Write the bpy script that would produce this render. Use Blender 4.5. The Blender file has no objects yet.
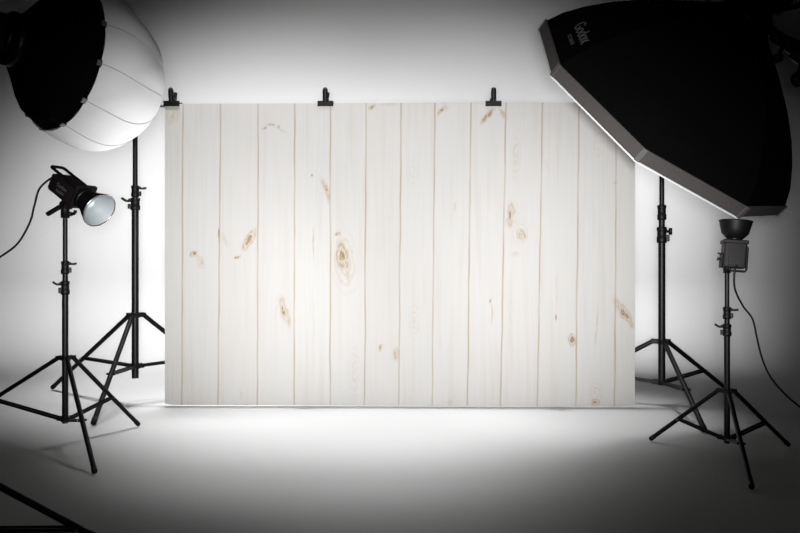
import bpy, bmesh, math, random
from mathutils import Vector, Matrix, Quaternion
random.seed(4)
sc = bpy.context.scene
COL = sc.collection
PI = math.pi

# ------------------------------------------------------------------ camera
F, CY, CH = 720.0, 254.0, 0.70            # focal length in px, horizon row, camera height
cd = bpy.data.cameras.new('camera'); cam = bpy.data.objects.new('camera', cd); COL.objects.link(cam)
cd.sensor_width = 36; cd.lens = F/800*36; cd.shift_y = -(266.5-CY)/800
cam.location = (0, 0, CH); cam.rotation_euler = (PI/2, 0, 0); cd.clip_end = 100
sc.camera = cam

# ------------------------------------------------------------------ world, lights, exposure
w = bpy.data.worlds.new('world'); sc.world = w; w.use_nodes = True
w.node_tree.nodes['Background'].inputs[0].default_value = (1, 1, 1, 1)
w.node_tree.nodes['Background'].inputs[1].default_value = 0.0003

def aim(o, p):
    o.rotation_euler = (Vector(p)-o.location).to_track_quat('-Z', 'Y').to_euler()
def spot(name, loc, to, watts, deg, blend, size, scale=(1, 1, 1)):
    d = bpy.data.lights.new(name, 'SPOT'); d.energy = watts; d.spot_size = math.radians(deg)
    d.spot_blend = blend; d.shadow_soft_size = size
    o = bpy.data.objects.new(name, d); COL.objects.link(o); o.location = loc; aim(o, to); o.scale = scale
    return o
spot('added_key_spot', (0.0, -0.05, 0.71), (0.04, 3.3, 0.74), 652, 50, 1.0, 0.10, (1.28, 1.0, 1))  # added unseen spots at the camera; their soft cones shape the vignette
spot('added_key_spot', (0.0, -0.05, 0.71), (-0.45, 3.3, 0.68), 174, 50, 1.0, 0.10, (1.28, 1.0, 1))
spot('added_key_spot', (0.0, -0.05, 0.71), (0.08, 3.3, 0.78), 712, 42, 1.0, 0.08, (1.75, 1.0, 1))
spot('added_key_spot', (0.0, -0.05, 0.71), (0.9, 3.3, 0.6), 233, 30, 1.0, 0.08, (1.0, 1.0, 1))
spot('added_key_spot', (0.0, -0.05, 0.71), (-0.9, 3.3, 0.45), 410, 30, 1.0, 0.08, (1.0, 1.0, 1))
spot('added_key_spot', (0.0, -0.05, 0.71), (0.1, 3.3, 0.35), 131, 28, 1.0, 0.08, (1.6, 1.0, 1))
spot('added_floor_spot', (-0.15, 3.37, 4.2), (-0.15, 3.20, 0), 1020, 26, 1.0, 0.05, (1.8, 1.0, 1))  # added overhead spots, no such source seen; they brighten the floor pool
spot('added_floor_spot', (-0.30, 3.37, 4.2), (-0.25, 2.95, 0), 905, 30, 1.0, 0.12, (1.0, 1.0, 1))
spot('added_floor_spot', (-0.20, 3.37, 4.2), (-0.15, 2.75, 0), 136, 24, 1.0, 0.05, (1.4, 1.0, 1))
spot('added_floor_spot', (-1.1, 3.9, 3.6), (-1.15, 3.75, 0), 1420, 30, 1.0, 0.35, (1.2, 1.0, 1))
spot('added_wall_spot', (-0.35, 1.2, 4.8), (-0.35, 4.75, 0.9), 816, 30, 1.0, 0.3, (1.9, 1.0, 1))  # added high spots out of view; they wash the back wall
spot('added_side_spot', (-1.0, 3.45, 0.80), (-3.0, 4.75, 0.9), 43, 80, 1.0, 0.25, (1, 1.0, 1))  # added unseen spots; they lift the wall left and right of the print
spot('added_side_spot', (1.7, 3.3, 3.6), (1.5, 4.75, 0.8), 849, 32, 1.0, 0.3, (1.2, 1.0, 1))
spot('added_side_spot', (1.9, 3.3, 3.6), (1.6, 4.75, 1.0), 283, 28, 1.0, 0.2, (1.0, 1.0, 1))
spot('added_wall_spot', (-0.9, 1.6, 4.4), (-1.2, 4.75, 0.8), 3100, 26, 1.0, 0.35, (2.0, 1.0, 1))
spot('added_wall_spot', (0.7, 1.9, 4.4), (0.6, 4.75, 1.0), 1255, 26, 1.0, 0.3, (1.6, 1.0, 1))
spot('added_floor_spot', (0.75, 3.37, 4.2), (0.8, 3.15, 0), 532, 20, 1.0, 0.12, (1.0, 1.0, 1))
spot('added_lantern_fill', (-0.5, 3.1, 0.10), (-0.9, 2.13, 1.25), 315, 30, 1.0, 0.05, (1.0, 1.0, 1))  # added light, no lamp stands here; only brightens the lantern from below
vs = sc.view_settings
vs.view_transform = 'Standard'; vs.look = 'None'; vs.gamma = 1; vs.use_curve_mapping = False
vs.exposure = 0.0

# ------------------------------------------------------------------ materials
def mat(name, col, rough=0.5, metal=0.0, noise=0.0, spec=0.5, bump=0.0, scale=60):
    m = bpy.data.materials.new(name); m.use_nodes = True; nt = m.node_tree; b = nt.nodes['Principled BSDF']
    b.inputs['Base Color'].default_value = (*col, 1); b.inputs['Roughness'].default_value = rough
    b.inputs['Metallic'].default_value = metal; b.inputs['Specular IOR Level'].default_value = spec
    if noise or bump:
        tc = nt.nodes.new('ShaderNodeTexCoord'); n = nt.nodes.new('ShaderNodeTexNoise')
        n.inputs['Scale'].default_value = scale; n.inputs['Detail'].default_value = 4
        nt.links.new(tc.outputs['Object'], n.inputs['Vector'])
        if noise:
            r = nt.nodes.new('ShaderNodeMapRange'); r.inputs['To Min'].default_value = 1-noise; r.inputs['To Max'].default_value = 1+noise
            nt.links.new(n.outputs['Fac'], r.inputs['Value'])
            v = nt.nodes.new('ShaderNodeVectorMath'); v.operation = 'SCALE'; v.inputs[0].default_value = col
            nt.links.new(r.outputs[0], v.inputs['Scale']); nt.links.new(v.outputs[0], b.inputs['Base Color'])
        if bump:
            bp = nt.nodes.new('ShaderNodeBump'); bp.inputs['Strength'].default_value = bump; bp.inputs['Distance'].default_value = 0.002
            nt.links.new(n.outputs['Fac'], bp.inputs['Height']); nt.links.new(bp.outputs[0], b.inputs['Normal'])
    return m
M_white = mat('white_paper', (0.24, 0.24, 0.24), 0.9, noise=0.012, spec=0.1, scale=3)
M_black = mat('black_metal', (0.0016, 0.0016, 0.0016), 0.42, noise=0.2, spec=0.11)
M_plast = mat('black_plastic', (0.0018, 0.0018, 0.0018), 0.5, noise=0.2, spec=0.10, bump=0.1)
M_body = mat('brown_black_housing', (0.0052, 0.0036, 0.0040), 0.45, noise=0.15, spec=0.11)
M_panel = mat('control_panel', (0.003, 0.003, 0.0033), 0.35, noise=0.1, spec=0.15)
M_cloth = mat('black_fabric', (0.0007, 0.0007, 0.0007), 0.95, noise=0.2, spec=0.01, bump=0.2, scale=300)
M_lip = mat('grey_fabric', (0.018, 0.016, 0.0152), 0.85, noise=0.25, spec=0.2, bump=0.3, scale=120)
M_diff = mat('white_fabric', (0.235, 0.235, 0.235), 0.85, noise=0.01, spec=0.1, scale=30)
M_seam = mat('seam_thread', (0.11, 0.11, 0.11), 0.9, noise=0.1)
M_chrome = mat('bright_metal', (0.25, 0.25, 0.26), 0.3, 1.0, noise=0.05)
M_refl = mat('hammered_reflector', (0.20, 0.22, 0.23), 0.5, 0.25, noise=0.05, bump=0.5, scale=140)
M_led = mat('led_chip', (0.30, 0.28, 0.17), 0.4, noise=0.05)
M_cable = mat('black_rubber', (0.003, 0.003, 0.003), 0.5, noise=0.1, spec=0.12)
M_print = mat('faint_print', (0.015, 0.015, 0.015), 0.7, noise=0.05)
M_print2 = mat('pale_print', (0.035, 0.034, 0.034), 0.6, noise=0.05)
M_tab = mat('grey_webbing', (0.015, 0.0145, 0.014), 0.8, noise=0.2)

# ------------------------------------------------------------------ mesh helpers
class MB:
    def __init__(s): s.bm = bmesh.new()
    def _add(s, vs, fs, smooth=False):
        v = [s.bm.verts.new(p) for p in vs]
        for f in fs:
            try: q = s.bm.faces.new([v[i] for i in f]); q.smooth = smooth
            except ValueError: pass
        return s
    def tube(s, a, b, r, r2=None, n=16, cap=True):
        a, b = Vector(a), Vector(b); r2 = r if r2 is None else r2; d = (b-a).normalized()
        u = d.orthogonal().normalized(); t = d.cross(u); vs = []
        for c, rr in ((a, r), (b, r2)):
            vs += [c+rr*(u*math.cos(2*PI*i/n)+t*math.sin(2*PI*i/n)) for i in range(n)]
        fs = [(i, (i+1) % n, n+(i+1) % n, n+i) for i in range(n)]
        s._add(vs, fs, True)
        if cap:
            s._add(vs[:n], [tuple(range(n))[::-1]]); s._add(vs[n:], [tuple(range(n))])
        return s
    def lathe(s, prof, o, ax, n=32, u=None, smooth=True, close=False):
        """prof: list of (a, r): distance along the axis and radius"""
        o = Vector(o); ax = Vector(ax).normalized(); u = (Vector(u) if u else ax.orthogonal()).normalized(); t = ax.cross(u); vs = []
        for a, r in prof:
            vs += [o+ax*a+r*(u*math.cos(2*PI*i/n)+t*math.sin(2*PI*i/n)) for i in range(n)]
        m = len(prof); fs = []
        for k in range(m if close else m-1):
            k2 = (k+1) % m
            fs += [(k*n+i, k*n+(i+1) % n, k2*n+(i+1) % n, k2*n+i) for i in range(n)]
        return s._add(vs, fs, smooth)
    def box(s, c, size, R=None, bev=0.0):
        R = R or Matrix.Identity(3); c = Vector(c); b2 = bmesh.new(); bmesh.ops.create_cube(b2, size=1)
        for v in b2.verts: v.co = Vector((v.co.x*size[0], v.co.y*size[1], v.co.z*size[2]))
        if bev: bmesh.ops.bevel(b2, geom=b2.edges[:], offset=bev, segments=2, profile=0.5, affect='EDGES')
        b2.verts.ensure_lookup_table()
        vs = [c+R @ v.co for v in b2.verts]; fs = [[v.index for v in f.verts] for f in b2.faces]; b2.free()
        return s._add(vs, fs)
    def path(s, pts, r, n=10):
        pts = [Vector(p) for p in pts]; vs = []; u = None
        for i, p in enumerate(pts):
            d = (pts[min(i+1, len(pts)-1)]-pts[max(i-1, 0)]).normalized()
            u = (d.orthogonal() if u is None else (u-d*u.dot(d))).normalized(); t = d.cross(u)
            vs += [p+r*(u*math.cos(2*PI*k/n)+t*math.sin(2*PI*k/n)) for k in range(n)]
        fs = [(i*n+k, i*n+(k+1) % n, (i+1)*n+(k+1) % n, (i+1)*n+k) for i in range(len(pts)-1) for k in range(n)]
        s._add(vs, fs, True)
        s._add(vs[:n], [tuple(range(n))[::-1]]); s._add(vs[-n:], [tuple(range(n))])
        return s
    def build(s, name, m, parent=None, fix=True):
        if fix: bmesh.ops.recalc_face_normals(s.bm, faces=s.bm.faces)
        if parent is not None:
            w2l = world_of(parent).inverted(); s.bm.transform(w2l)
        me = bpy.data.meshes.new(name); s.bm.to_mesh(me); s.bm.free(); me.materials.append(m)
        o = bpy.data.objects.new(name, me); COL.objects.link(o)
        if parent is not None: o.parent = parent
        return o
def world_of(o):
    M = Matrix.Identity(4)
    while o is not None: M = o.matrix_basis @ M; o = o.parent
    return M
def thing(name, label, cat, loc, group=None):
    o = bpy.data.objects.new(name, None); COL.objects.link(o); o.location = loc; o.empty_display_size = 0.1
    return tag(o, label, cat, group)
def tag(o, label, cat, group=None):
    o['label'] = label; o['category'] = cat
    if group: o['group'] = group
    return o
def G(x, y, z=0.0):                       # ground point seen at a pixel
    Y = F*(CH-z)/(y-CY); return Vector(((x-400)*Y/F, Y, z))
def P(x, y, Y): return Vector(((x-400)*Y/F, Y, CH-(y-CY)*Y/F))
def smooth_path(pts, k=10):               # Catmull-Rom
    pts = [Vector(p) for p in pts]; q = [2*pts[0]-pts[1]]+pts+[2*pts[-1]-pts[-2]]; out = []
    for i in range(1, len(q)-2):
        for j in range(k):
            t = j/k; a, b, c, d = q[i-1:i+3]
            out.append(0.5*((2*b)+(c-a)*t+(2*a-5*b+4*c-d)*t*t+(3*b-a-3*c+d)*t**3))
    return out+[pts[-1]]

# ------------------------------------------------------------------ the setting: white studio sweep
def sheet(name, prof, m):                 # profile of (y, z) extruded along x
    mb = MB(); X0, X1 = -6.0, 6.0
    vs = [(x, y, z) for y, z in prof for x in (X0, X1)]
    mb._add(vs, [(2*i, 2*i+1, 2*i+3, 2*i+2) for i in range(len(prof)-1)], True)
    o = mb.build(name, m); o['kind'] = 'structure'; return o
WY, SR = 4.75, 0.55
sheet('floor', [(-4.0, 0), (0, 0), (2, 0), (WY-SR, 0)], M_white)
sheet('wall_back', [(WY-SR+SR*math.sin(a), SR-SR*math.cos(a)) for a in [PI/2*i/20 for i in range(21)]]+[(WY, 1.5), (WY, 3.6)], M_white)

# ------------------------------------------------------------------ printed wood backdrop
BT = 103.0
PA, PB = Vector(((135.2-400)*3.36/F, 3.36, 0)), Vector(((661.8-400)*3.32/F, 3.32, 0))   # the two backdrop stands
cL = Vector((-1.083, 3.318)); cR = Vector((1.070, 3.278))
cR.x = (635-400)*cR.y/F; cL.x = (165-400)*cL.y/F
zT = CH+(CY-BT)*3.298/F; zB = 0.005
W_ = cR.x-cL.x; H_ = zT-zB
def bx(px): return (px-165)/470.0          # 0..1 across
def by(py): return (py-103)/303.0          # 0..1 down
def board_material():
    m = bpy.data.materials.new('printed_white_planks'); m.use_nodes = True; nt = m.node_tree; L = nt.links
    b = nt.nodes['Principled BSDF']; b.inputs['Roughness'].default_value = 0.75; b.inputs['Specular IOR Level'].default_value = 0.2
    N = nt.nodes.new
    def math_(op, a, c=None, d=None, clamp=False):
        n = N('ShaderNodeMath'); n.operation = op; n.use_clamp = clamp
        for i, v in enumerate((a, c, d)):
            if v is None: continue
            if isinstance(v, (int, float)): n.inputs[i].default_value = v
            else: L.new(v, n.inputs[i])
        return n.outputs[0]
    tc = N('ShaderNodeTexCoord'); sep = N('ShaderNodeSeparateXYZ'); L.new(tc.outputs['UV'], sep.inputs[0])
    u, v = sep.outputs[0], sep.outputs[1]                      # in "photo pixels" of the print
    comb = N('ShaderNodeCombineXYZ'); L.new(u, comb.inputs[0]); L.new(v, comb.inputs[1]); uv = comb.outputs[0]
    def noise(sx, sy, detail=3, off=0, out=0):
        mp = N('ShaderNodeMapping'); mp.inputs['Scale'].default_value = (sx, sy, 1); mp.inputs['Location'].default_value = (off, off*1.7, off*.3)
        L.new(uv, mp.inputs[0]); n = N('ShaderNodeTexNoise'); n.inputs['Scale'].default_value = 1; n.inputs['Detail'].default_value = detail
        L.new(mp.outputs[0], n.inputs['Vector']); return n.outputs[out]
    def ramp(x, a, c, lo=0.0, hi=1.0):
        n = N('ShaderNodeMapRange'); n.interpolation_type = 'SMOOTHSTEP'; L.new(x, n.inputs[0])
        n.inputs[1].default_value = a; n.inputs[2].default_value = c; n.inputs[3].default_value = lo; n.inputs[4].default_value = hi
        return n.outputs[0]
    def mixc(f, a, c):
        n = N('ShaderNodeMix'); n.data_type = 'RGBA'; L.new(f, n.inputs[0])
        for i, q in ((6, a), (7, c)):
            if isinstance(q, tuple): n.inputs[i].default_value = (*q, 1)
            else: L.new(q, n.inputs[i])
        return n.outputs[2]
    # plank joints: (x at top, x at bottom)
    J = [(183.5, 182.5), (222, 219.5), (259.5, 258.5), (296, 295.5), (332, 331.5), (368, 366.5), (403.5, 401), (437.5, 434.5), (473.5, 470), (509, 503.5), (545.5, 540), (581, 577.5), (617.5, 615.5)]
    wob = math_('MULTIPLY', math_('SUBTRACT', noise(.02, .02, 2, 3), .5), 2.0)
    lines = None; plank = None
    for a, c in J:
        xl = math_('MULTIPLY_ADD', v, (c-a)/303.0, a)
        d = math_('SUBTRACT', math_('ADD', u, wob), xl)
        ln = ramp(math_('ABSOLUTE', d), .35, 1.15, 1, 0)
        lines = ln if lines is None else math_('MAXIMUM', lines, ln)
        st = math_('GREATER_THAN', d, 0.0)
        plank = st if plank is None else math_('ADD', plank, st)
    wn = N('ShaderNodeTexWhiteNoise'); wn.noise_dimensions = '1D'; L.new(plank, wn.inputs['W'])
    # grain
    g1 = noise(.55, .012, 3, 11); g2 = noise(.16, .006, 4, 40); g3 = noise(.05, .02, 2, 7)
    base = mixc(ramp(g1, .3, .75), (.80, .785, .765), (.765, .75, .725))
    base = mixc(math_('MULTIPLY', ramp(g2, .50, .70), .75), base, (.735, .70, .655))
    base = mixc(math_('MULTIPLY', ramp(g3, .45, .7), .35), base, (.80, .80, .79))
    base = mixc(math_('MULTIPLY', wn.outputs[0], .30), base, (.77, .735, .69))
    # knots: x, y, rx, ry, lean degrees, strength, rings
    K = [(173, 114, 7, 12, 25, .45, 1), (265.5, 128, 3.2, 1.6, -15, .75, 0), (272, 124.5, 5.5, 2, 0, .6, 0), (279.5, 126.5, 2.4, 2.4, 0, .6, 0), (283, 130, 5, 1.5, 25, .3, 0),
         (313.5, 175.5, 1.6, 2.4, 0, .8, 0), (327, 188, 3.6, 11, -20, .65, 0), (330, 196, 1.8, 10, 0, .5, 0), (220, 235, 1.4, 9, 0, .9, 0), (226, 240, 3, 9, -15, .25, 0),
         (250, 240, 4.6, 15, 30, .85, 1), (238, 257, 5, 1.6, -20, .8, 0), (194.5, 254.5, 4.2, 4, 0, .95, 1), (201, 262, 4, 9, -28, .45, 1),
         (285, 311, 4.6, 17, -14, .75, 1), (290, 322, 2.5, 8, 0, .45, 0), (277, 312, 1.2, 10, 5, .2, 0),
         (373, 107, 5, 2.6, -35, .7, 0), (390, 104, 8, 3, 0, .4, 1), (442.5, 111, 2.6, 7, 30, .7, 0), (446, 107, 4, 4, 0, .35, 0),
         (339, 234, 4, 2.2, -20, .7, 0), (343.5, 256, 8, 17, -8, .95, 1), (346, 262, 14, 34, -6, .38, 2), (349, 274, 3, 10, -8, .4, 0),
         (314.5, 243, 1.2, 18, 0, .45, 0), (456, 207, 1.4, 6, 10, .35, 0),
         (489, 116, 3, 12, 42, .75, 0), (504, 114, 2.6, 9, -30, .5, 0), (511.5, 215, 4.6, 15, 3, .8, 1), (515, 215, 6, 18, -5, .25, 2), (522.5, 235, 4.4, 6.5, 10, .9, 1), (521, 234, 10, 14, 10, .35, 2),
         (517, 155, 6, 26, 4, .28, 2), (548, 165, 3.5, 8, -25, .25, 2), (599, 142, 7, 22, 0, .25, 2), (615.5, 183, 2.2, 1.2, 0, .7, 0),
         (382, 348, 2.2, 4.5, 8, .6, 0), (397, 354, 4.6, 8, -6, .6, 1), (397.5, 357, 2, 3.5, 0, .6, 0), (451, 402, 3, 3.5, 0, .6, 1), (416, 320, 7, 22, 0, .22, 2), (414, 172, 7, 16, 0, .2, 2), (356, 372, 8, 26, 0, .2, 2),
         (491.5, 301, 2, 3, 0, .6, 0), (493, 312, 1, 14, 0, .45, 0), (557, 317, 1.1, 4, 0, .85, 0), (557.5, 290, .9, 26, 0, .3, 0),
         (572.5, 340, 4.2, 8.5, -15, .85, 1), (624.5, 313, 4.8, 20, -35, .85, 1), (596.5, 402, 6, 5, 0, .8, 1), (597, 392, 8, 14, 0, .35, 2), (597, 328, 1.3, 26, 4, .35, 0), (516, 254, 6, 3, 0, .25, 0),
         (512, 330, 3, 60, 0, .14, 0), (242, 396, 2.4, 6, 0, .25, 0), (314.5, 340, 1.5, 70, 0, .12, 0)]
    nx = math_('SUBTRACT', noise(.22, .10, 3, 21), .5); ny = math_('SUBTRACT', noise(.22, .10, 3, 77), .5)
    speck = noise(.45, .22, 3, 55)
    tot = None
    for (x, y, rx, ry, ang, s, ring) in K:
        a = math.radians(ang); ca, sa = math.cos(a), math.sin(a); amp = min(7.0, 1.6*min(rx, ry)+.6)
        du = math_('MULTIPLY_ADD', nx, amp, math_('SUBTRACT', u, x)); dv = math_('MULTIPLY_ADD', ny, amp, math_('SUBTRACT', v, y))
        # local axes; lean > 0 tilts the top to the right
        p = math_('MULTIPLY_ADD', du, ca/rx, math_('MULTIPLY', dv, sa/rx))
        q = math_('MULTIPLY_ADD', du, -sa/ry, math_('MULTIPLY', dv, ca/ry))
        r = math_('SQRT', math_('MULTIPLY_ADD', p, p, math_('MULTIPLY', q, q)))
        f = math_('MULTIPLY', ramp(r, .25, 1.25, 1, 0), s)
        if ring == 1:
            f = math_('MULTIPLY', f, math_('MULTIPLY_ADD', math_('SINE', math_('MULTIPLY', r, 11.0)), .28, .72))
        if ring == 2:
            f = math_('MULTIPLY', f, ramp(math_('SINE', math_('MULTIPLY', r, 21.0)), -.1, .9))
        tot = f if tot is None else math_('MAXIMUM', tot, f)
    tot = math_('MULTIPLY', tot, ramp(speck, .3, .58, .7, 1.4), clamp=True)
    kc = mixc(ramp(tot, .45, 1.0), (.60, .47, .31), (.40, .26, .12))
    base = mixc(math_('MULTIPLY', tot, .95, clamp=True), base, kc)
    lstr = math_('MULTIPLY', lines, ramp(noise(.01, .02, 2, 91), .3, .7, .45, .8))
    base = mixc(lstr, base, (.50, .385, .25))
    dk = N('ShaderNodeVectorMath'); dk.operation = 'SCALE'; dk.inputs['Scale'].default_value = .265
    L.new(base, dk.inputs[0]); L.new(dk.outputs[0], b.inputs['Base Color'])
    return m
def make_board():
    mb = MB(); nx, nz = 60, 40; th = 0.0015
    n2 = Vector((-(cR.y-cL.y), cR.x-cL.x)).normalized()
    uvl = mb.bm.loops.layers.uv.new('UVMap'); grid = {}
    for side in (0, 1):
        for i in range(nx+1):
            for j in range(nz+1):
                s, t = i/nx, j/nz
                c = 0.012                                     # softly rounded bottom corners
                p = cL.lerp(cR, s); bow = 0.0025*math.sin(s*9+1)*t
                z = zT-(zT-zB)*t
                if t > 0.999 and (s < .001 or s > .999): z += 0.006
                y = p.y+n2.y*(side*th)-bow
                grid[side, i, j] = mb.bm.verts.new((p.x, y, z))
    def face(q):
        f = mb.bm.faces.new([grid[k] for k in q])
        for lp, k in zip(f.loops, q): lp[uvl].uv = (165+470*k[1]/nx, 103+303*k[2]/nz)
    for side in (0, 1):
        for i in range(nx):
            for j in range(nz): face([(side, i, j), (side, i, j+1), (side, i+1, j+1), (side, i+1, j)][::(1 if side == 0 else -1)])
    for i in range(nx):
        for j in (0, nz): face([(0, i, j), (0, i+1, j), (1, i+1, j), (1, i, j)])
    for j in range(nz):
        for i in (0, nx): face([(0, i, j), (0, i, j+1), (1, i, j+1), (1, i, j)])
    return mb.build('photo_backdrop', board_material())
tag(make_board(), 'white wood plank print backdrop with tan knots, hanging in the centre', 'backdrop')

# ------------------------------------------------------------------ stands
def stand(name, label, cat, base, z_bot, sects, collars, hub_z, brace_z, feet, leg_r, group=None, hub_r=None, frac=0.57):
    """sects: (name, z0, z1, r); collars: (z0, z1, r, knob direction px side, knob kind)"""
    base = Vector((base[0], base[1], 0)); t = thing(name, label, cat, base, group); ax = Vector((0, 0, 1))
    for i, (z0, z1, r) in enumerate(sects):
        MB().tube(base+ax*z0, base+ax*z1, r, n=20).build('pole' if i == 0 else 'pole_section', M_black, t)
    rp = sects[0][2]; hr = hub_r or rp*2.0
    view = Vector((base.x, base.y, 0)).normalized(); side = Vector((view.y, -view.x, 0))
    for (z0, z1, r, sd, kind) in collars:
        m = MB(); h = z1-z0
        m.lathe([(0, r*.9), (0, r*1.05), (h*.12, r*1.12), (h*.35, r*1.12), (h*.40, r), (h*.75, r), (h*.8, r*1.12), (h*.95, r*1.1), (h, r*.95), (h, r*.5)], base+ax*z0, ax, 20)
        if sd: m.box(base+ax*(z0+h*.30)+side*(sd*r*1.0), (r*1.3, r*1.1, h*.4), Matrix((side, view, ax)).transposed(), r*.15)
        c = m.build('clamp_collar', M_plast, t)
        if kind == 'lever':
            k = MB(); p0 = base+ax*(z0+h*.80)
            k.path(smooth_path([p0+side*(sd*r*.9), p0+side*(sd*r*1.9)-ax*r*.15, p0+side*(sd*r*3.0)+ax*r*(.5 if sd < 0 else .05)], 5), r*.30)
            k.tube(p0+side*(sd*r*.8)-view*r*.2, p0+side*(sd*r*1.5)-view*r*.2, r*.45, r*.4, 10)
            k.build('tightening_lever', M_plast, c)
        elif kind == 'knob':
            k = MB(); p0 = base+ax*(z0+h*.72)
            k.lathe([(0, r*.3), (r*1.4, r*.3), (r*1.45, r*.75), (r*2.1, r*.8), (r*2.2, r*.6), (r*2.2, 0)], p0, side*sd, 14)
            k.build('tightening_knob', M_plast, c)
    # top hub and lower collar with lugs towards each leg
    dirs = [Vector((f.x-base.x, f.y-base.y, 0)).normalized() for f in feet]
    for nm, zc, rr in (('leg_hub', hub_z, hr), ('brace_collar', brace_z, hr*.85)):
        m = MB(); hh = rp*.75
        m.lathe([(-hh, rp*1.02), (-hh, rp*1.4), (hh, rp*1.4), (hh, rp*1.02)], base+ax*zc, ax, 20, close=True)
        for d in dirs:
            sdv = Vector((-d.y, d.x, 0))
            for q in (-1, 1): m.box(base+ax*zc+d*(rr*.75)+sdv*(q*leg_r*1.15), (rr*.9, leg_r*.5, hh*1.7), Matrix((d, sdv, ax)).transposed(), leg_r*.12)
            m.tube(base+ax*zc+d*rr-sdv*leg_r*1.6, base+ax*zc+d*rr+sdv*leg_r*1.6, leg_r*.35, n=8)
        m.build(nm, M_plast, t)
    for d, ft in zip(dirs, feet):
        a = base+ax*hub_z+d*hr; e = Vector((ft.x, ft.y, leg_r*1.05)); dl = (e-a).normalized()
        lg = MB().tube(a, e-dl*leg_r*1.5, leg_r, n=14).build('leg', M_black, t)
        MB().lathe([(-leg_r*3.0, leg_r*1.02), (-leg_r*3.0, leg_r*1.12), (-leg_r*.5, leg_r*1.12), (0, leg_r*.8), (0, 0)], e, dl, 14).build('rubber_foot', M_plast, lg)
        j = a.lerp(e, frac); b0 = base+ax*brace_z+d*hr*.85; sdv = Vector((-d.y, d.x, 0))
        m = MB(); bd = (j-b0).normalized(); up = bd.cross(sdv)
        for q in (-1, 1):
            m.box((b0+j)/2+sdv*(q*leg_r*1.12), ((j-b0).length, leg_r*.42, leg_r*1.15), Matrix((bd, sdv, up)).transposed(), leg_r*.1)
        m.tube(j-sdv*leg_r*1.7, j+sdv*leg_r*1.7, leg_r*.45, n=8)
        br = m.build('brace', M_black, t)
        MB().tube(j-sdv*leg_r*2.0, j+sdv*leg_r*2.0, leg_r*.3, n=8).build('rivet', M_chrome, br)
    return t
def zy(py, Y): return CH-(py-CY)*Y/F
bar_z = zy(106.2, 3.34)
zA = lambda y: zy(y, 3.36); zBq = lambda y: zy(y, 3.32)
stand('backdrop_stand', 'tall black light stand left of the wood print, its top behind the white lantern', 'light stand',
      PA, 0, [(zA(378), zA(203), .0158), (zA(203), zA(188), .0135), (zA(188), bar_z+.03, .0112)],
      [(zA(197), zA(185.5), .0165, 1, 'lever'), (zA(210), zA(198), .0200, -1, 'lever')], zA(315), zA(366),
      [G(93, 427), G(52, 390), G(235, 390)], .0106, hub_r=.038)
stand('backdrop_stand', 'tall black light stand right of the wood print, its top behind the octagonal softbox', 'light stand',
      PB, 0, [(zBq(383), zBq(228), .0158), (zBq(228), zBq(208), .0138), (zBq(208), bar_z+.03, .0112)],
      [(zBq(220), zBq(205), .0180, 0, None), (zBq(243), zBq(227), .0205, 1, 'knob')], zBq(341.5), zBq(382),
      [G(705, 434), G(729, 393), G(548, 397)], .0106, hub_r=.040)
YC, YD = 2.61, 2.50
PC = Vector(((65.2-400)*YC/F, YC, 0)); PD = Vector(((727-400)*YD/F, YD, 0))
zc = lambda y: zy(y, YC); zd = lambda y: zy(y, YD)
stand('light_stand', 'short black tripod light stand at the left carrying the silver cone reflector lamp', 'light stand',
      PC, 0, [(zc(423), zc(290), .0108), (zc(290), zc(272), .0094), (zc(272), zc(205), .0082)],
      [(zc(274), zc(261), .0128, 1, 'lever'), (zc(294.5), zc(281), .0138, -1, 'lever')], zc(358), zc(419),
      [G(95, 475.5), G(139, 427), G(-52, 430)], .0080, hub_r=.031)
stand('light_stand', 'short black tripod light stand at the right carrying the upward pointing bowl lamp', 'light stand',
      PD, 0, [(zd(443), zd(332), .0100), (zd(332), zd(316), .0088), (zd(316), zd(266), .0076)],
      [(zd(319), zd(307), .0122, 1, 'lever'), (zd(336), zd(324), .0130, -1, 'lever')], zd(391), zd(438),
      [G(752, 491), G(789, 447.5), G(650, 441.5)], .0076, hub_r=.029)

# crossbar
m = MB(); dirb = (Vector((PB.x, 3.293, 0))-Vector((PA.x, 3.333, 0))).normalized()
b0 = Vector((PA.x, 3.336, bar_z))-dirb*.04; b1 = Vector((PB.x, 3.296, bar_z))+dirb*.04
bar = thing('crossbar', 'thin grey metal crossbar joining the two tall stands behind the print top edge', 'crossbar', b0)
MB().tube(b0, b1, .0065, n=16).build('tube', mat('grey_steel', (.07, .07, .07), .5, .3, noise=.1), bar)
for p, d in ((b0, -1), (b1, 1)): MB().tube(p, p+dirb*d*.012, .0095, n=16).build('end_cap', M_plast, bar)

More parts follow.
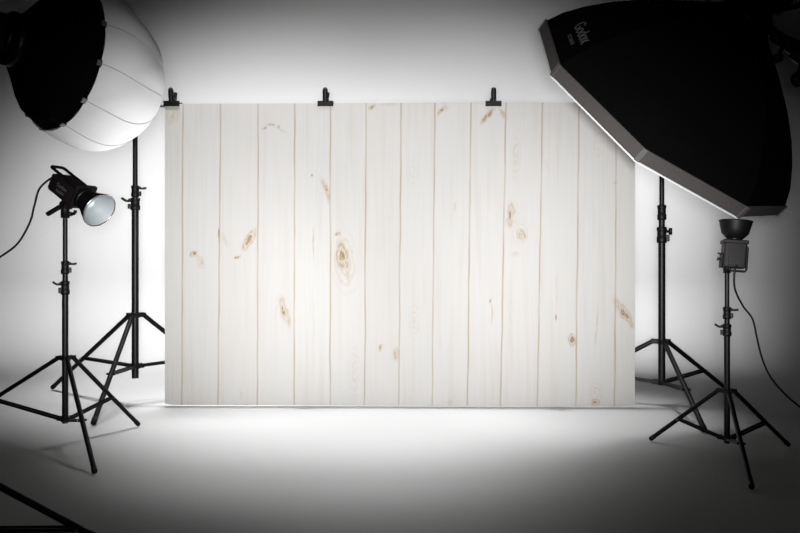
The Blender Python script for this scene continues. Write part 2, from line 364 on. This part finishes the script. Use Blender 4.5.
# clips
def clip(px, label):
    s = (px-165)/470; p = cL.lerp(cR, s); Y = p.y-.006; k = Y/F
    o = Vector(((px-400)*k, p.y, zy(103, p.y)))
    t = thing('spring_clip', label, 'clip', o, 'black clips along the top of the backdrop')
    Rm = Matrix((dirb, Vector((-dirb.y, dirb.x, 0)), Vector((0, 0, 1)))).transposed()
    def q(x, y, z): return o+Rm @ Vector((x, y, z))
    MB().box(q(0, -.0075, -.004), (.073, .007, .024), Rm, .001).build('front_jaw', M_plast, t)
    MB().box(q(0, .036, -.002), (.073, .005, .022), Rm, .001).build('rear_jaw', M_plast, t)
    m = MB(); m.path([q(0, -.007, .004), q(0, -.010, .02), q(0, -.014, .045), q(0, -.016, .056)], .0118, 12)
    m.lathe([(0, .0118), (.006, .0105), (.011, .0065), (.013, 0)], q(0, -.016, .056), (0, 0, 1), 12)
    for z in (.022, .034, .046): m.lathe([(-.002, .0105), (0, .0138), (.002, .0105)], q(0, -.012, z), (0, 0, 1), 12)
    m.build('front_handle', M_plast, t)
    m = MB(); m.path([q(.002, .036, .004), q(.004, .032, .03), q(.006, .036, .055)], .008, 12).build('rear_handle', M_plast, t)
    m = MB(); m.tube(q(-.014, .014, .014), q(.014, .014, .014), .011, n=14).build('spring', M_black, t)
clip(171.5, 'black spring clip at the left end of the wood print backdrop')
clip(325.5, 'middle one of the three black spring clips on the wood print top edge')
clip(493.5, 'black spring clip on the backdrop top edge, the one nearest the octagonal softbox')

# ------------------------------------------------------------------ text helper (mesh lettering)
def lettering(txt, size, M4, m, parent, name='lettering'):
    c = bpy.data.curves.new('t', 'FONT'); c.body = txt; c.size = size; c.extrude = size*.01; c.align_x = 'CENTER'; c.align_y = 'CENTER'; c.offset = size*.012
    o = bpy.data.objects.new('t', c); COL.objects.link(o); bpy.context.view_layer.update()
    me = bpy.data.meshes.new_from_object(o.evaluated_get(bpy.context.evaluated_depsgraph_get()))
    bpy.data.objects.remove(o); bpy.data.curves.remove(c)
    me.name = name; me.materials.clear(); me.materials.append(m); me.transform(world_of(parent).inverted() @ M4)
    q = bpy.data.objects.new(name, me); COL.objects.link(q); q.parent = parent
    return q
def frame4(o, x, y, z):
    M = Matrix((x, y, z)).transposed().to_4x4(); M.translation = o; return M

# ------------------------------------------------------------------ left continuous lamp with cone reflector
def lamp_left():
    ax = Vector((.771, -.386, -.50)).normalized(); up = (Vector((0, 0, 1))-ax*ax.z).normalized(); lf = up.cross(ax)
    Rm = Matrix((ax, lf, up)).transposed()
    o = P(72.8, 189.5, YC)
    t = thing('studio_lamp', 'black studio lamp with silver lined cone reflector, on the short left stand', 'studio lamp', o)
    q = lambda x, y, z: o+Rm @ Vector((x, y, z))
    body = MB(); body.box(q(-.014, 0, -.010), (.132, .078, .066), Rm, .008)
    for k in range(9): body.box(q(-.070+k*.012, 0, .0235), (.004, .056, .002), Rm)
    hb = body.build('body', M_body, t)
    MB().box(q(-.014, -.0395, -.010), (.104, .003, .052), Rm, .001).build('side_panel', M_body, t)
    MB().box(q(.060, 0, .002), (.016, .092, .092), Rm, .010).build('front_collar', M_plast, t)
    MB().box(q(-.082, 0, -.010), (.006, .068, .056), Rm, .002).build('rear_panel', M_panel, t)
    # loop handle above the rear edge
    m = MB(); m.path([q(.052, .027, .018), q(.042, .027, .030), q(-.060, .027, .031), q(-.108, .027, .032), q(-.116, .020, .032), q(-.116, -.020, .032), q(-.108, -.027, .032), q(-.060, -.027, .031), q(.042, -.027, .030), q(.052, -.027, .018)], .0055, 10)
    m.build('handle', M_plast, t)
    # mount ring and reflector
    MB().lathe([(.066, 0), (.066, .040), (.082, .040), (.082, .036)], o, ax, 28).build('mount_ring', M_black, t)
    prof = [(.076, .034), (.092, .038), (.115, .048), (.140, .058), (.155, .0620), (.158, .0635)]
    r = MB(); inner = [(a-.001, rr-.0022) for a, rr in prof]
    r.lathe(prof, o, ax, 40).build('reflector', M_black, t)
    rf = MB(); rf.lathe(inner[::-1]+[(.080, .0)], o, ax, 40).build('silver_lining', M_refl, t)
    MB().lathe([(.156, .0612), (.156, .0645), (.1595, .0645), (.1595, .0612)], o, ax, 40, close=True).build('rim', M_chrome, t)
    MB().lathe([(.079, .014), (.083, .014), (.084, 0)], o, ax, 20).build('led_chip', M_led, t)
    # tilt bracket on the stand: socket, lever, knob
    top = Vector((PC.x, PC.y, 0)); z = zc
    m = MB(); m.lathe([(0, .0105), (0, .0150), (zc(205)-zc(218), .0150), (zc(203)-zc(218), .012), (zc(201)-zc(218), .012)], top+Vector((0, 0, zc(218))), (0, 0, 1), 20)
    m.box(top+Vector((.006, 0, zc(203))), (.030, .028, .046), None, .004)
    m.build('tilt_bracket', M_plast, t)
    k = MB(); a = P(60.5, 206.5, YC-.03); b = P(47, 214.5, YC-.03); d = (b-a).normalized(); v = Vector((.40, .9, 0)).normalized(); s = d.cross(v)
    k.box((a+b)/2, ((b-a).length, .012, .017), Matrix((d, v, s)).transposed(), .003); k.tube(a-v*.012+Vector((.014, 0, .006)), a+v*.03+Vector((.014, 0, .006)), .013, n=16)
    k.build('tilt_lever', M_plast, t)
    k = MB(); a = P(70, 214, YC); k.path(smooth_path([a, a+Vector((.018, -.006, .002)), a+Vector((.024, -.008, .012))], 5), .006); k.box(a, (.012, .02, .016), None, .002)
    k.build('fixing_knob', M_plast, t)
    # lettering on the side facing the camera
    lettering('Godox', .020, frame4(q(-.008, -.0415, .001), ax, up, -lf), M_print2, t)
    lettering('SL60W', .015, frame4(q(-.008, -.0415, -.020), ax, up, -lf), M_print2, t)
    c0 = q(-.084, .0, -.008)
    pts = [c0, c0-ax*.03, P(40, 188, YC+.02), P(34.5, 205, YC), P(30, 222, YC), P(18, 243, YC-.02), P(0, 257, YC-.05), P(-30, 275, YC-.05), P(-70, 320, YC), P(-85, 400, YC+.02)]
    e = pts[-1]; pts += [Vector((e.x-.01, e.y, .03)), Vector((e.x-.12, e.y-.05, .006)), Vector((e.x-.6, e.y-.1, .006))]
    tag(MB().path(smooth_path(pts, 8), .0038).build('power_cable', M_cable), 'black power cable curving down from the left cone reflector lamp', 'cable')
lamp_left()

# ------------------------------------------------------------------ right lamp pointing up with bowl reflector
def lamp_right():
    o = P(733.5, 255, YD); up = Vector((.095, .05, 1)).normalized()
    yaw = math.radians(-38+24); fx = Vector((math.cos(yaw), math.sin(yaw), 0)); fx = (fx-up*fx.dot(up)).normalized(); fy = up.cross(fx)
    Rm = Matrix((fx, fy, up)).transposed(); q = lambda x, y, z: o+Rm @ Vector((x, y, z))
    t = thing('studio_lamp', 'black studio lamp pointing straight up with a bowl reflector, on the short right stand', 'studio lamp', o)
    m = MB(); m.box(q(0, 0, -.002), (.072, .066, .088), Rm, .005); m.build('body', M_body, t)
    MB().box(q(0, 0, .044), (.080, .074, .014), Rm, .003).build('front_collar', M_body, t)
    MB().box(q(.004, -.0345, -.004), (.050, .004, .066), Rm, .001).build('rear_panel', M_panel, t)
    m = MB()
    for k in range(6): m.box(q(.004, -.037, -.026+k*.009), (.040, .002, .003), Rm)
    m.build('vent_grille', M_plast, t)
    MB().lathe([(.050, .0), (.050, .024), (.062, .024), (.062, .022)], o, up, 24).build('mount_ring', M_black, t)
    prof = [(.056, .026), (.064, .034), (.075, .044), (.090, .0475), (.105, .0515), (.118, .0535)]
    MB().lathe(prof, o, up, 40).build('reflector', M_plast, t)
    MB().lathe([(a+.001, r-.002) for a, r in prof[::-1]]+[(.058, 0)], o, up, 40).build('silver_lining', M_refl, t)
    MB().lathe([(.1165, .0515), (.1165, .0548), (.1195, .0548), (.1195, .0515)], o, up, 40, close=True).build('rim', M_plast, t)
    m = MB(); m.path([q(.036, -.02, .030), q(.040, -.02, .026), q(.040, -.02, -.050), q(.036, -.02, -.056), q(-.010, -.02, -.056), q(-.014, -.02, -.050), q(-.014, -.02, -.040)], .0038, 8)
    m.build('handle', M_plast, t)
    m = MB(); top = Vector((PD.x, PD.y, 0))
    m.lathe([(0, .009), (0, .0125), (.045, .0125), (.045, 0)], top+Vector((0, 0, zd(273))), (0, 0, 1), 18)
    m.box(q(-.039, 0, -.022), (.006, .040, .050), Rm, .002); m.build('tilt_bracket', M_plast, t)
    for (a, b, r) in ((q(-.040, -.01, -.020), q(-.050, -.01, -.018), .0065), (q(-.040, -.01, .000), q(-.050, -.01, .001), .0040)):
        m = MB(); m.tube(a, b, r*.6, n=12); m.tube(b, b+(b-a)*.25, r*1.1, n=12); m.build('fixing_knob', M_plast, t)
    pts = [q(.006, -.036, -.036), P(734.5, 272, YD-.04), P(735, 289, YD-.03), P(743, 306, YD), P(752.5, 319, YD), P(757, 338, YD), P(762, 358, YD), P(770, 376, YD), P(784, 393, YD), P(800, 407, YD), P(822, 424, YD)]
    g = G(850, 440, .005); pts += [g, g+Vector((.3, .05, 0)), g+Vector((.6, -.1, 0))]
    tag(MB().path(smooth_path(pts, 8), .0033).build('power_cable', M_cable), 'black power cable hanging from the right bowl lamp and running off to the right', 'cable')
lamp_right()

# ------------------------------------------------------------------ octagonal softbox
def octabox():
    C = Vector((.936, 2.60, 1.189)); U = Vector((-.774, .103, .625)).normalized(); N = Vector((.470, -.567, .676)).normalized()
    N = (N-U*N.dot(U)).normalized(); Wv = N.cross(U)
    R0 = .533; L = .435
    t = thing('octagonal_softbox', 'large black octagonal softbox seen from behind at upper right, tilted towards the print', 'softbox', C)
    ang = lambda k: 2*PI*k/8
    flex = {0: (-.012, 0, .004), 1: (.006, 0, 0), 3: (-.010, 0, .008), 4: (-.016, 0, -.020), 5: (-.066, 0, -.024), 6: (-.02, 0, 0)}   # slack in the rods
    def pt(a, r, k): return C+N*a+r*(U*math.cos(ang(k))+Wv*math.sin(ang(k)))+Vector(flex.get(k % 8, (0, 0, 0)))*(r/R0)
    def ringm(m, prof, close=True):
        vs = [pt(a, r, k) for a, r in prof for k in range(8)]; M_ = len(prof)
        return m._add(vs, [(i*8+k, i*8+(k+1) % 8, ((i+1) % M_)*8+(k+1) % 8, ((i+1) % M_)*8+k) for i in range(M_ if close else M_-1) for k in range(8)])
    prof = [(.040, .995), (.10, .93), (.16, .835), (.22, .72), (.28, .58), (.34, .41), (.38, .285), (.41, .195), (L, .135)]
    # shell: eight fabric panels, slightly pulled in between the ribs, with thickness
    m = MB(); sub = 6; rows = []
    for off in (0, -.004):
        for a, r in prof:
            row = []
            for k in range(8):
                for s in range(sub):
                    f = s/sub; p = pt(a, r*R0+off, k).lerp(pt(a, r*R0+off, k+1), f)
                    rad = (p-(C+N*a)); p = p-rad*(.035*math.sin(PI*f)*math.sin(PI*min(1, (a-.04)/(L-.04))))
                    row.append(p)
            rows.append(row)
    n = 8*sub; vs = [p for r in rows for p in r]; fs = []
    K = len(prof)
    for blk in (0, K):
        for i in range(K-1):
            fs += [((blk+i)*n+j, (blk+i)*n+(j+1) % n, (blk+i+1)*n+(j+1) % n, (blk+i+1)*n+j) for j in range(n)]
    m._add(vs, fs, False); shell = m.build('fabric_shell', M_cloth, t)
    # ribs
    for k in range(8):
        MB().path([pt(a, r*R0-.006, k) for a, r in prof], .0028, 8).build('rib', M_black, t)
    # grey lip around the front edge
    m = MB(); ring = [(.044, R0*.990), (.044, R0*1.004), (.004, R0*1.004), (.0, R0*.994), (.0, R0*.985)]
    ringm(m, ring); lip = m.build('grey_lip', M_lip, t)
    for k in range(8):
        MB().box(pt(.022, R0*1.0, k), (.006, .018, .046), Matrix((U*math.cos(ang(k))+Wv*math.sin(ang(k)), N.cross(U*math.cos(ang(k))+Wv*math.sin(ang(k))), N)).transposed(), .0015).build('corner_tab', M_tab, lip)
    m = MB()
    ringm(m, [(-.001, R0*.990), (-.001, R0*1.001), (-.0055, R0*1.001), (-.0055, R0*.990)])
    m.build('white_piping', M_diff, t)
    m = MB(); ringm(m, [(.010, R0*.975), (-.004, R0*.80), (-.014, R0*.4), (-.016, .002)], False); m.build('diffuser', M_diff, t)
    # print on the panel between rib 0 and rib 1
    mid = lambda a, r: (pt(a, r*R0, 0)+pt(a, r*R0, 1))/2
    p0, p1 = mid(.10, .935), mid(.16, .865); y = (p1-p0).normalized(); x = (pt(0, 1, 1)-pt(0, 1, 0)).normalized(); z = x.cross(y)
    lettering('Godox', .058, frame4(p0+y*.036+x*.072+z*.006, x, y, z), M_print, t)
    lettering('OCTABOX', .018, frame4(p0-y*.006+x*.080+z*.006, x, y, z), M_print, t)
    # speed ring, knobs
    m = MB(); m.lathe([(L-.02, .055), (L-.02, .088), (L+.018, .088), (L+.018, .055)], C, N, 32, U, close=True); m.build('speed_ring', M_black, t)
    for k in range(0, 8, 2):
        a = pt(L, .088, k+.5); d = (U*math.cos(ang(k+.5))+Wv*math.sin(ang(k+.5)))
        MB().tube(a, a+d*.014, .007, n=12).build('ring_knob', M_black, t)
    # lamp head behind
    o = C+N*(L+.02)
    h = thing('softbox_lamp', 'black studio lamp head mounted behind the octagonal softbox in the dark top right corner', 'studio lamp', o)
    Rm = Matrix((U, Wv, N)).transposed()
    MB().lathe([(0, 0), (0, .062), (.02, .062), (.02, 0)], o, N, 28).build('mount_ring', M_black, h)
    # housing turned square to the ground
    hz = Vector((0, 0, 1)); sx = N.cross(hz).normalized(); sy = N.cross(sx); Rb = Matrix((sx, sy, N)).transposed()
    MB().box(o+N*.12, (.115, .125, .20), Rb, .012).build('body', M_body, h)
    MB().box(o+N*.222, (.095, .105, .006), Rb, .002).build('rear_panel', M_panel, h)
    # yoke and lumpy bracket arm to the stand at the right
    e = P(800, 46, 2.22); a = P(757, 19, 2.30)
    arm = MB(); arm.path(smooth_path([o+N*.06, a, P(768, 28, 2.28), P(782, 38, 2.25), e, Vector((1.70, 2.2, 1.13))], 6), .014, 12)
    for p, r in ((P(765, 22, 2.28), .020), (P(778, 38, 2.26), .022), (P(789, 46, 2.24), .024), (P(797, 56, 2.23), .020)):
        arm.lathe([(-.016, 0), (-.016, r*.9), (-.01, r), (.01, r), (.016, r*.9), (.016, 0)], p, (.6, -.3, .74), 16)
    arm.build('tilt_arm', M_plast, h)
    for p, r, c in ((P(777.5, 58, 2.22), .014, P(783, 46, 2.23)), (P(799, 79, 2.20), .024, P(801, 60, 2.22))):
        k = MB(); k.lathe([(-.012, 0), (-.012, r*.85), (-.008, r), (.008, r), (.012, r*.85), (.012, 0)], p, (.2, -1, .1), 16); k.tube(p, c, .006, n=10); k.build('clamp_knob', M_plast, h)
    k = MB(); k.path([P(757, 14, 2.3), P(775, 11, 2.26), P(798, 6, 2.22), P(815, 2, 2.2)], .0085, 12); k.build('handle_bar', M_plast, h)
    stand('softbox_stand', 'black light stand just outside the right edge holding the octagonal softbox', 'light stand',
          (1.70, 2.2), 0, [(.05, .75, .0158), (.75, 1.14, .0125)], [(.72, .79, .019, 1, 'knob')], .34, .10,
          [Vector((1.70+.36*math.cos(a), 2.2+.36*math.sin(a), 0)) for a in (math.radians(30), math.radians(140), math.radians(268))], .009)
octabox()

# ------------------------------------------------------------------ white lantern softbox at the upper left
def lantern():
    Cr = Vector((-.987, 2.10, 1.273)); U = Vector((.797, -.536, .280)).normalized(); N = Vector((.585, .80, -.133)).normalized()
    N = (N-U*N.dot(U)).normalized(); Wv = N.cross(U)
    Rg, d = .235, .085; Cs = Cr+N*d; rr = math.sqrt(Rg**2-d**2); n = 12
    t = thing('lantern_softbox', 'round white fabric lantern softbox with black skirt at the upper left corner', 'softbox', Cr)
    # white globe: 12 gores, bulging a little between the seams
    m = MB(); sub = 6; th0 = math.acos(-d/Rg); rows = 26; vs = []
    for i in range(rows+1):
        th = th0*(1-i/rows)+.0001
        for k in range(n*sub):
            ph = 2*PI*k/(n*sub); f = (k % sub)/sub
            r = Rg*math.sin(th)*(1-.018*(1-math.sin(PI*f)))
            g = min(1, i/rows*2.2); g = g*g*(3-2*g); sag = Vector((-.012, 0, -.020))*g
            vs.append(sag+Cs+N*(Rg*math.cos(th)*.97)+r*(U*math.cos(ph)+Wv*math.sin(ph)))
    q = n*sub; m._add(vs, [(i*q+k, i*q+(k+1) % q, (i+1)*q+(k+1) % q, (i+1)*q+k) for i in range(rows) for k in range(q)], True)
    globe = m.build('globe', M_diff, t)
    for k in range(n):
        ph = 2*PI*k/n
        MB().path([Vector((-.012, 0, -.020))*(lambda g: g*g*(3-2*g))(min(1, i/24*2.2))+Cs+N*(Rg*math.cos(th)*.97)+(Rg*math.sin(th)*.985)*(U*math.cos(ph)+Wv*math.sin(ph)) for i, th in enumerate([th0*(1-i/24)+.03*(i/24) for i in range(25)])], .0009, 6).build('seam', M_seam, globe)
    rr = .2185; prof = [(.004, rr*1.005), (-.030, rr*.93), (-.065, rr*.75), (-.10, rr*.52), (-.125, rr*.37), (-.135, rr*.33)]
    m = MB(); m.lathe(prof+[(a+.002, r-.004) for a, r in prof[::-1]], Cr, N, n, U, smooth=False, close=True); m.build('black_skirt', M_cloth, t)
    for k in range(n):
        ph = 2*PI*k/n; dr = U*math.cos(ph)+Wv*math.sin(ph)
        MB().path([Cr+N*a+dr*(r-.004) for a, r in prof], .0022, 6).build('rib', M_black, t)
        MB().box(Cr+N*-.002+dr*(rr*1.0), (.004, .016, .014), Matrix((dr, N.cross(dr), N)).transposed(), .001).build('edge_tab', M_tab, t)
    # handle strap on skirt
    MB().lathe([(-.128, .045), (-.128, .075), (-.155, .075), (-.155, .045)], Cr, N, 28, U, close=True).build('speed_ring', M_black, t)
    o = Cr-N*.157
    h = thing('lantern_lamp', 'black studio lamp head behind the white lantern, cut by the left edge of the photo', 'studio lamp', o)
    MB().lathe([(0, 0), (0, .055), (-.018, .055), (-.018, 0)], o, N, 28).build('mount_ring', M_black, h)
    sx = N.cross(Vector((0, 0, 1))).normalized(); sy = N.cross(sx); Rb = Matrix((sx, sy, N)).transposed()
    MB().box(o-N*.115, (.095, .100, .19), Rb, .010).build('body', M_body, h)
    MB().box(o-N*.213, (.08, .085, .006), Rb, .002).build('rear_panel', M_panel, h)
    c = o-N*.10; px, py = -1.225, 1.78
    m = MB(); m.box(Vector((c.x, c.y, c.z-.065)), (.05, .05, .05), Matrix.Rotation(math.atan2(N.y, N.x), 3, 'Z'), .004)
    m.path(smooth_path([Vector((c.x, c.y, c.z-.075)), Vector(((c.x+px)/2, (c.y+py)/2, c.z-.12)), Vector((px, py, c.z-.15))], 5), .014, 12)
    m.lathe([(0, .013), (0, .018), (.06, .018), (.06, 0)], Vector((px, py, c.z-.21)), (0, 0, 1), 18)
    m.build('tilt_bracket', M_plast, h)
    stand('lantern_stand', 'black light stand of the lantern, one leg crossing the bottom left corner', 'light stand',
          (px, py), 0, [(.008, .75, .0158), (.75, c.z-.16, .0125)], [(.72, .79, .019, -1, 'knob')], .236, .018,
          [G(98, 542.5), Vector((px-.20, py+.46, 0)), Vector((px-.22, py-.46, 0))], .0088, frac=.90)
lantern()
bpy.context.view_layer.update()
